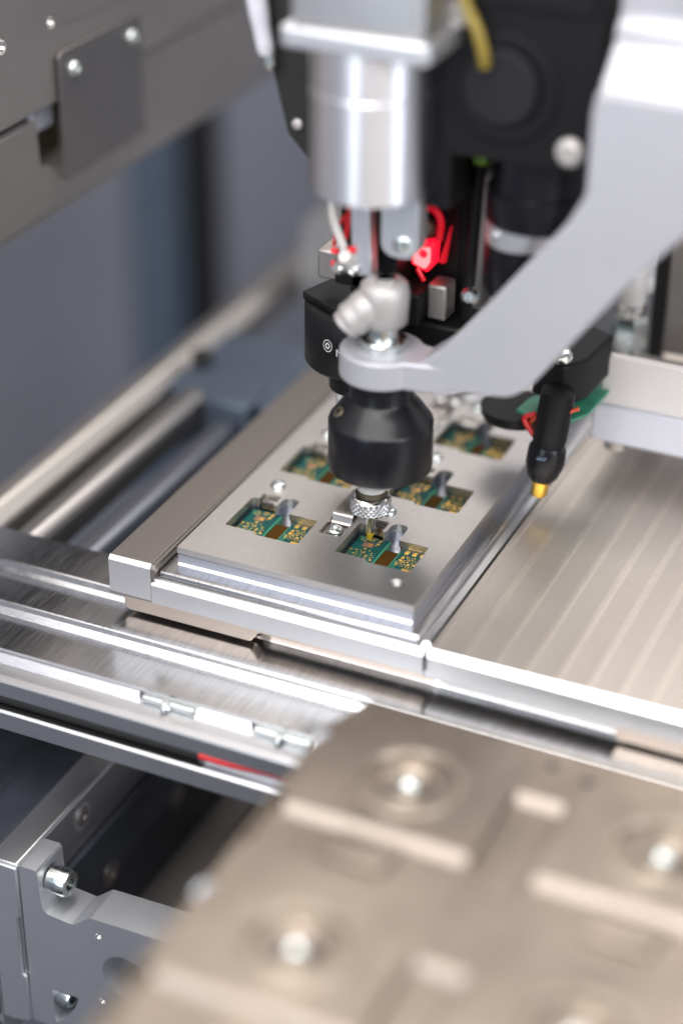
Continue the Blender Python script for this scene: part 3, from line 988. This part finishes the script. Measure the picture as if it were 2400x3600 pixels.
ring = B()
w = wrap(-3.3, 52.2, LR)
for (r0, r1) in ((1.75, 2.0), (.55, 1.0)):
    pv = []
    for i in range(37):
        a = 2 * math.pi * i / 36
        pv.append((ring.bm.verts.new(w(Vector((r0 * .8 * math.cos(a), r0 * math.sin(a), 0.02)))), ring.bm.verts.new(w(Vector((r1 * .8 * math.cos(a), r1 * math.sin(a), .02))))))
    for a_, b_ in zip(pv, pv[1:]):
        ring.face([a_[0], b_[0], b_[1], a_[1]])
link("emblem", ring, PRINT, t, smooth=False)
link("lettering", text_mesh("Mu", 3.4, None, wrap(-.6, 49.4, LR)), PRINT, t, smooth=False)
link("small_lettering", text_mesh("S", 2.2, None, wrap(.6, 45.2, LR)), PRINT, t, smooth=False)

# ---- carriage behind the lever: brackets, tube, red lit parts
t = thing("head_carriage", "black carriage with grey lugs between the motor and the lens barrel", "carriage", (-2, 20, 62))
link("core", B().box(-14, .6, 14, 30, 63.5, 108), BLACK, t, bevel=1)
link("core_back", B().box(.6, 14, 29.4, 31, 56, 112), BLACK, t)
link("core_foot", B().box(.8, 8.2, 14, 29, 63.5, 73), BLACK, t, bevel=.8)
link("side_shroud", B().prism(rounded([(-19, 72), (-8, 72), (-8, 110), (-16, 110), (-17.5, 88)], 1.5), 'y', 14, 19), BLACK, t, bevel=.6)
link("rear_plate", B().box(-2, 16, 30, 36, 55, 150), BLACK, t, bevel=1)
q = B().prism(rounded([(.7, 89.0, 5.0), (12.0, 89.0, 5.0), (12.0, 112, .5), (.7, 112, .5)], 0, 6), 'y', 2.0, 8.5)
link("round_lug", q, ANODB, t, bevel=.6)
q = B()
screw_head(q, (7.4, 2.0, 93.6), (.1, -1, .05), 2.7, 1.2, .4)
link("lug_screw", q, ZINC, t)
q = B()
screw_head(q, (9.6, 1.9, 91.8), (.1, -1, .05), .9, .6, .4)
link("small_screw", q, ZINC, t)
link("grey_lug", B().prism([(-8.8, 80.4), (-2.6, 81.0), (-4.0, 110), (-9.8, 110)], 'y', 4, 9), ANODB, t, bevel=.6)
link("side_block", B().box(-27.2, -20.8, 20, 30, 70, 79.2), STEEL, t, bevel=.8)
link("pivot_fitting", B().lathe([(3.0, 0), (3.0, 2.4), (2.0, 3.2), (2.0, 5), (0, 5)], frame((-10.0, 4.5, 84.6), (.1, -.7, .5)), 6), LEVER, t, smooth=False)
q = B()
screw_head(q, (-8.0, 3.6, 82.4), (0, -1, .2), 1.7, 1.4, .5)
link("fitting_screw", q, CHROME, t)
link("small_fitting", B().lathe([(2.0, 0), (2.0, 3), (1.3, 4), (0, 4)], frame((-11.6, 5, 82.0), (-.2, -.7, .2)), 24), CHROME, t)
o = link("grey_tube", B().tube([(-15.6, 6, 112), (-15.9, 6, 101), (-15.0, 5.6, 95), (-12.2, 5, 89), (-10.2, 4.4, 85)], 1.3, 12), WHITEC)
tag(o, "pale grey tube curving down from the motor to the fitting", "tube")
t = thing("red_lamp_housing", "glowing red translucent lamp housing right of the round lug", "lamp", (8, 25, 70))
q = B().prism(rounded([(1.2, 78.6, 1.4), (6.6, 76.6, 1), (8.4, 79, 1), (8.8, 86.6, 1), (2.6, 84.4, 1)], 0, 4), 'y', 23, 28)
link("lit_block", q, REDGLOW, t, bevel=.7)
q = B().prism(rounded([(2.2, 79.2, 1), (6.2, 77.8, 1), (7.6, 80.2, .8), (7.6, 85.0, .8), (3.4, 83.6, .8)], 0, 4), 'y', 22.5, 23.1)
link("lamp_window", q, REDHOT, t, bevel=.2)
link("window_shade", B().lathe([(1.3, 0), (1.0, .5), (0, .6)], frame((5.6, 22.4, 82.6), (0, -1, 0)), 20), REDGLOW, t)
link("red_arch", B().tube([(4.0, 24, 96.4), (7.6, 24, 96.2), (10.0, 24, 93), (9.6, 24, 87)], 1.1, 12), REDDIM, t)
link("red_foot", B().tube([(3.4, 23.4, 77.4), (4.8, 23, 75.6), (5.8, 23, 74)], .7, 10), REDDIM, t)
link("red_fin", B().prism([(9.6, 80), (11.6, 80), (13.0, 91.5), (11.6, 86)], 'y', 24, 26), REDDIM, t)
link("lens_knob", B().lathe([(3.0, 0), (3.0, 2.4), (2.2, 3.6), (0, 4)], frame((5.6, 23.5, 90.2), (.2, -.9, .3)), 30), BRONZE, t)
link("tiny_screw", B().lathe([(1.7, 0), (1.7, 1), (.8, 1.4), (0, 1.4)], frame((2.6, 22, 95), (.1, -1, .2)), 20), CHROME, t)
t = thing("red_wire_pair", "small red wires and lit spots left of the grey lug", "wires", (-18, 14, 74))
link("wire", B().tube([(-10.4, 6.5, 108), (-10.8, 6.4, 98), (-12.0, 6.8, 90)], .8), REDW, t)
link("wire", B().tube([(-12.2, 7, 97), (-15.0, 7.2, 92), (-16.0, 7.6, 87)], .6), REDW, t)
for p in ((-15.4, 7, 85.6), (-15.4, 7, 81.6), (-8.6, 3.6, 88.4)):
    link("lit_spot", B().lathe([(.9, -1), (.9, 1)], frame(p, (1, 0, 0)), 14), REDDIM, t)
t = thing("small_carriage_block", "small grey block with a bright top edge below the glowing red lamp", "block", (15, 22, 62))
link("block", B().box(8.4, 14.4, 19, 27, 64, 75.0), STEEL, t, bevel=.8)
link("base", B().box(2, 24, 18, 40, 52, 63), BLACK, t, bevel=1)
link("amber_plate", B().prism([(16, 44), (22, 48), (22, 64), (19, 64)], 'y', 16, 17), BRONZE, t)
t = thing("black_rod", "thin black vertical rod between the red lamp and the camera lens", "rod", (21, 25, 60))
link("shaft", B().tube([(19.0, 24, 64), (21.6, 24, 118)], 1.7, 16), BLACK, t)
link("joint", B().lathe([(2.6, 0), (2.6, 3), (1.6, 4.4), (0, 4.4)], frame((21, 22, 73), (.2, -.9, .2)), 20), ZINC, t)
link("ball", B().lathe([(2.0, 0), (2.4, 1.4), (1.6, 2.6), (0, 3)], frame((17.8, 20, 119), (0, -.9, .3)), 20), CHROME, t)
link("green_plug", B().box(20.4, 24.6, 20, 24, 113, 123), GREENC, t, bevel=.6)
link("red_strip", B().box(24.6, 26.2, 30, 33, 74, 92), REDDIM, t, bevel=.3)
o = link("grey_mount_plate", B().prism([(14.5, 62), (30, 62), (30, 112), (16, 112)], 'y', 34, 38), STEEL, bevel=.6)
tag(o, "grey mounting plate glimpsed behind the thin black rod", "plate")

# ---- motor
t = thing("spindle_motor", "bright turned aluminium motor cylinder with square flange at top", "motor", (-1, 0, 110))
MX, MY = -1.2, 0
MR = 17.3
link("cylinder", B().lathe([(0, 110.3), (15.6, 110.3), (MR - .5, 110.0), (MR, 110.6), (MR, 138.4), (MR - .4, 138.8), (MR - .4, 139.1), (MR - .1, 139.5), (MR - .1, 153)], frame((MX, MY, 0)), 96), MOTOR, t, ang=30)
link("flange", B().prism(rounded([(-21, -17.8), (21.6, -17.8), (21.6, 24), (-21, 24)], 3), 'z', 151.3, 156.8), ANODB, t, bevel=.8)
link("top_block", B().prism(rounded([(-18.6, -16.4), (19.4, -16.4), (19.4, 22), (-18.6, 22)], 3), 'z', 158.2, 200), ANOD, t, bevel=.6)
link("spacer", B().prism(rounded([(-18, -15.6), (18.6, -15.6), (18.6, 20), (-18, 20)], 3), 'z', 156.8, 158.3), STEEL, t)
link("dark_flank", B().box(8, 19.5, 6, 34, 104, 152), BLACK, t, bevel=1)
# ---- black hose bundle left of the motor
t = thing("hose_bundle", "black sleeve and silver plug hanging left of the motor", "hose", (-36, 16, 108))
q = B().prism(rounded([(-46.5, 165), (-44.6, 150), (-38.6, 134), (-33.8, 115.5), (-27.6, 109), (-20, 109), (-20, 165)], 1.5), 'y', 14, 19)
link("sleeve", q, RUBBER, t, bevel=1)
link("plug", B().tube([(-42.6, 10, 168), (-40.6, 10.2, 152), (-38.3, 10.5, 139)], [3.0, 2.9, 2.5, 2.0], 20), LAV, t)
link("plug_end", B().lathe([(2.2, 0), (2.2, 3), (1.2, 4), (0, 4)], frame((-38, 10.5, 139), (.3, 0, -1)), 20), ZINC, t)
link("screw", B().lathe([(1.5, 0), (1.5, .8), (.7, 1.2), (0, 1.2)], frame((-30.3, 13.8, 119), (0, -1, .1)), 20), LEVER, t)

# ---- camera box, its lens
t = thing("camera_box", "black camera housing with a grey round cap and two screws, right of the motor", "camera", (37, 25, 86))
link("body", B().plate(rounded([(16.6, 121.0), (60, 121.0), (60, 200), (16.6, 200)], 1.5), [], 5, 40, ax='y'), BLACK, t, bevel=.8)
link("top_band", B().box(26, 58, 3.2, 5.2, 163.2, 200), BLACK, t, bevel=.5)
q = B().lathe([(15.0, 0), (15.0, .8), (14.4, 1.0), (11.2, .6), (10.4, -.2)], frame((34.0, 4.96, 141.2), (0, -1, 0)), 56, cap=False)
link("cap_ring", q, BLACK, t)
q = B().lathe([(10.3, -.1), (10.3, 1.6), (9.8, 2.0), (0, 2.0)], frame((33.2, 4.95, 141.6), (0, -1, 0)), 56)
link("round_cap", q, DARKDISC, t)
for x, z in ((20.2, 159.2), (53.2, 126.6)):
    q = B()
    screw_head(q, (x, 4.95, z), (0, -1, 0), 4.0, 2.2, .5)
    link("screw", q, LEVER, t)
link("lens_hood", B().lathe([(14.6, 100.2), (14.9, 101), (14.9, 109.5), (13.8, 110), (13.8, 121.5)], frame((40.4, 21, 0)), 60), BLACKG, t, ang=50)
link("silver_ring", B().lathe([(10.6, 93.4), (10.9, 94), (10.9, 100.3)], frame((36.5, 20, 0)), 56), ANODB, t)
link("ring_screw", B().lathe([(1.3, 0), (1.3, .8), (0, 1)], frame((31.4, 10.2, 97), (-.4, -.9, .1)), 18), CHROME, t)
link("lens_tip", B().lathe([(9.4, 78), (10.2, 80), (10.2, 93.5)], frame((35.8, 20, 0)), 56), BLACKG, t)
o = link("yellow_cable", B().tube([(20.0, 2.5, 172), (23.6, 1.5, 163), (27.4, 0.5, 157), (29.4, .6, 151), (29.5, 1.6, 147.5)], 1.6, 14), YCABLE)
tag(o, "yellow cable hanging over the black camera housing", "cable")
o = link("head_back_plate", B().box(14, 46, 60, 66, 60, 230), BLACK, bevel=1)
tag(o, "black back plate behind the camera lens and the arm", "plate")

# ---- pen probe with its small green board
t = thing("probe_pen", "black probe pen with a short gold tip above the grooved table", "probe", (41, 45, -2))
A = Vector((41.9, 45, 34))
E_ = Vector((38.2, 44.6, .4))
d = (E_ - A).normalized()
M = frame(A, d)
link("body", B().lathe([(5.2, -2), (5.3, 0), (5.3, 15), (4.9, 16), (4.9, 16.8)], M, 40), BLACK, t, ang=40)
link("nose", B().lathe([(5.0, 16.6), (5.9, 18.4), (6.0, 24), (4.9, 28), (3.6, 29.6)], M, 40), BLACKG, t, ang=40)
link("gold_tip", B().lathe([(2.75, 29.4), (2.75, 34.6), (2.3, 35.4), (0, 35.4)], M, 12), GOLDTIP, t)
link("tip_mark", B().box(-1.4, 1.4, -.2, .2, -1.6, 1.6, frame(A + d * 20 + Vector((.6, -6.2, 1.2)), (0, -1, .1))), BLUEP, t)
t = thing("led_ring_board", "round black lamp ring with a small green board and red wires, beside the pen", "lamp ring", (30, 60, 15))
q = B().lathe([(0, 15.4), (8.5, 15.4), (10.6, 16.4), (11.4, 18.4), (11.4, 20), (0, 20)], frame((23.8, 60, 0)), 48)
link("ring", q, BLACK, t)
q = B().prism([(27, 50.5), (36, 47.5), (43.5, 48.3), (48.2, 58), (49.4, 79), (38, 80), (28, 60)], 'z', 22.6, 23.6)
link("board", q, PCBH, t, bevel=.2)
q = B().prism([(30, 55), (42, 49), (47, 58), (48.5, 78), (40, 82), (32, 70)], 'z', 28, 42)
link("black_case", q, BLACK, t, bevel=1)
link("dome_screw", B().lathe([(3.2, 0), (3.2, 1), (2.4, 2.6), (0, 3.2)], frame((40.5, 52.0, 44), (-.1, -.5, .8)), 28), ZINC, t)
link("solder_blob", B().lathe([(3, 0), (2.6, 1.4), (1.2, 2.2), (0, 2.4)], frame((40, 46.4, 30), (.1, -.4, .9)), 20), ZINC, t)
link("red_wire", B().tube([(33, 46, 20.5), (34.6, 45, 24.5), (39, 44.6, 27), (45, 44, 29.5), (49, 44.6, 31.5)], .7), ORANGE, t)
link("red_wire", B().tube([(36.2, 44, 19), (33.6, 44.2, 21.6), (31.8, 45, 24.4), (35, 46, 26)], .9), REDW, t)

# ---- sensor box on the right and the things behind it
t = thing("sensor_box", "pale grey box with an upright white label plate, standing over the grooved table", "box", (60, 90, 4))
FY = 75
q = B().box(44.2, 110, FY, 112, 5.2, 18.4)
link("lower_shell", q, LAV, t, bevel=.8)
q = B().box(46.4, 110, FY + 1.0, FY + 4.5, 18.45, 35.2)
link("label_plate", q, WHITEL, t, bevel=.4)
q = B().box(50, 110, FY + 4.6, 105, 18.42, 24)
link("inner_ledge", q, STEEL, t, bevel=.4)
link("foot", B().lathe([(4, 2.6), (4, 5.4)], frame((52, FY + 4, 0)), 24), STEEL, t)
t = thing("clear_fitting", "clear and silver hose fitting behind the pale box", "fitting", (44, 110, 20))
link("nut", B().lathe([(5.6, 24), (6, 25), (6, 33), (5.2, 35)], frame((44.6, 110, 0)), 6), ZINC, t)
link("collar", B().lathe([(4.6, 35), (5.0, 36), (5.0, 38.5), (4, 39.5)], frame((44.6, 110, 0)), 28), CHROME, t)
link("cap", B().lathe([(4.4, 39.4), (4.6, 40.5), (4.6, 49), (3.8, 50.5)], frame((44.6, 110, 0)), 28), WHITEC, t)
link("stem", B().lathe([(4.0, 8), (4.0, 24.2)], frame((44.6, 110, 0)), 24), CHROME, t)
o = link("black_upright", B().box(49.6, 54, 116, 122, -8, 70), RUBBER, bevel=.6)
tag(o, "dark upright strip between the clear fitting and the grey panel", "post")
o = link("side_panel", B().box(55.5, 190, 112.5, 118, 22, 140), STEEL, bevel=.8)
tag(o, "plain grey panel at the right edge above the pale box", "panel")

for o in scene.objects:
    if o.name.split('.')[0] in ('pad', 'track', 'trace', 'die_lines'):
        o['kind'] = 'stuff'
# clean helper property
for o in scene.objects:
    if '_base' in o:
        del o['_base']
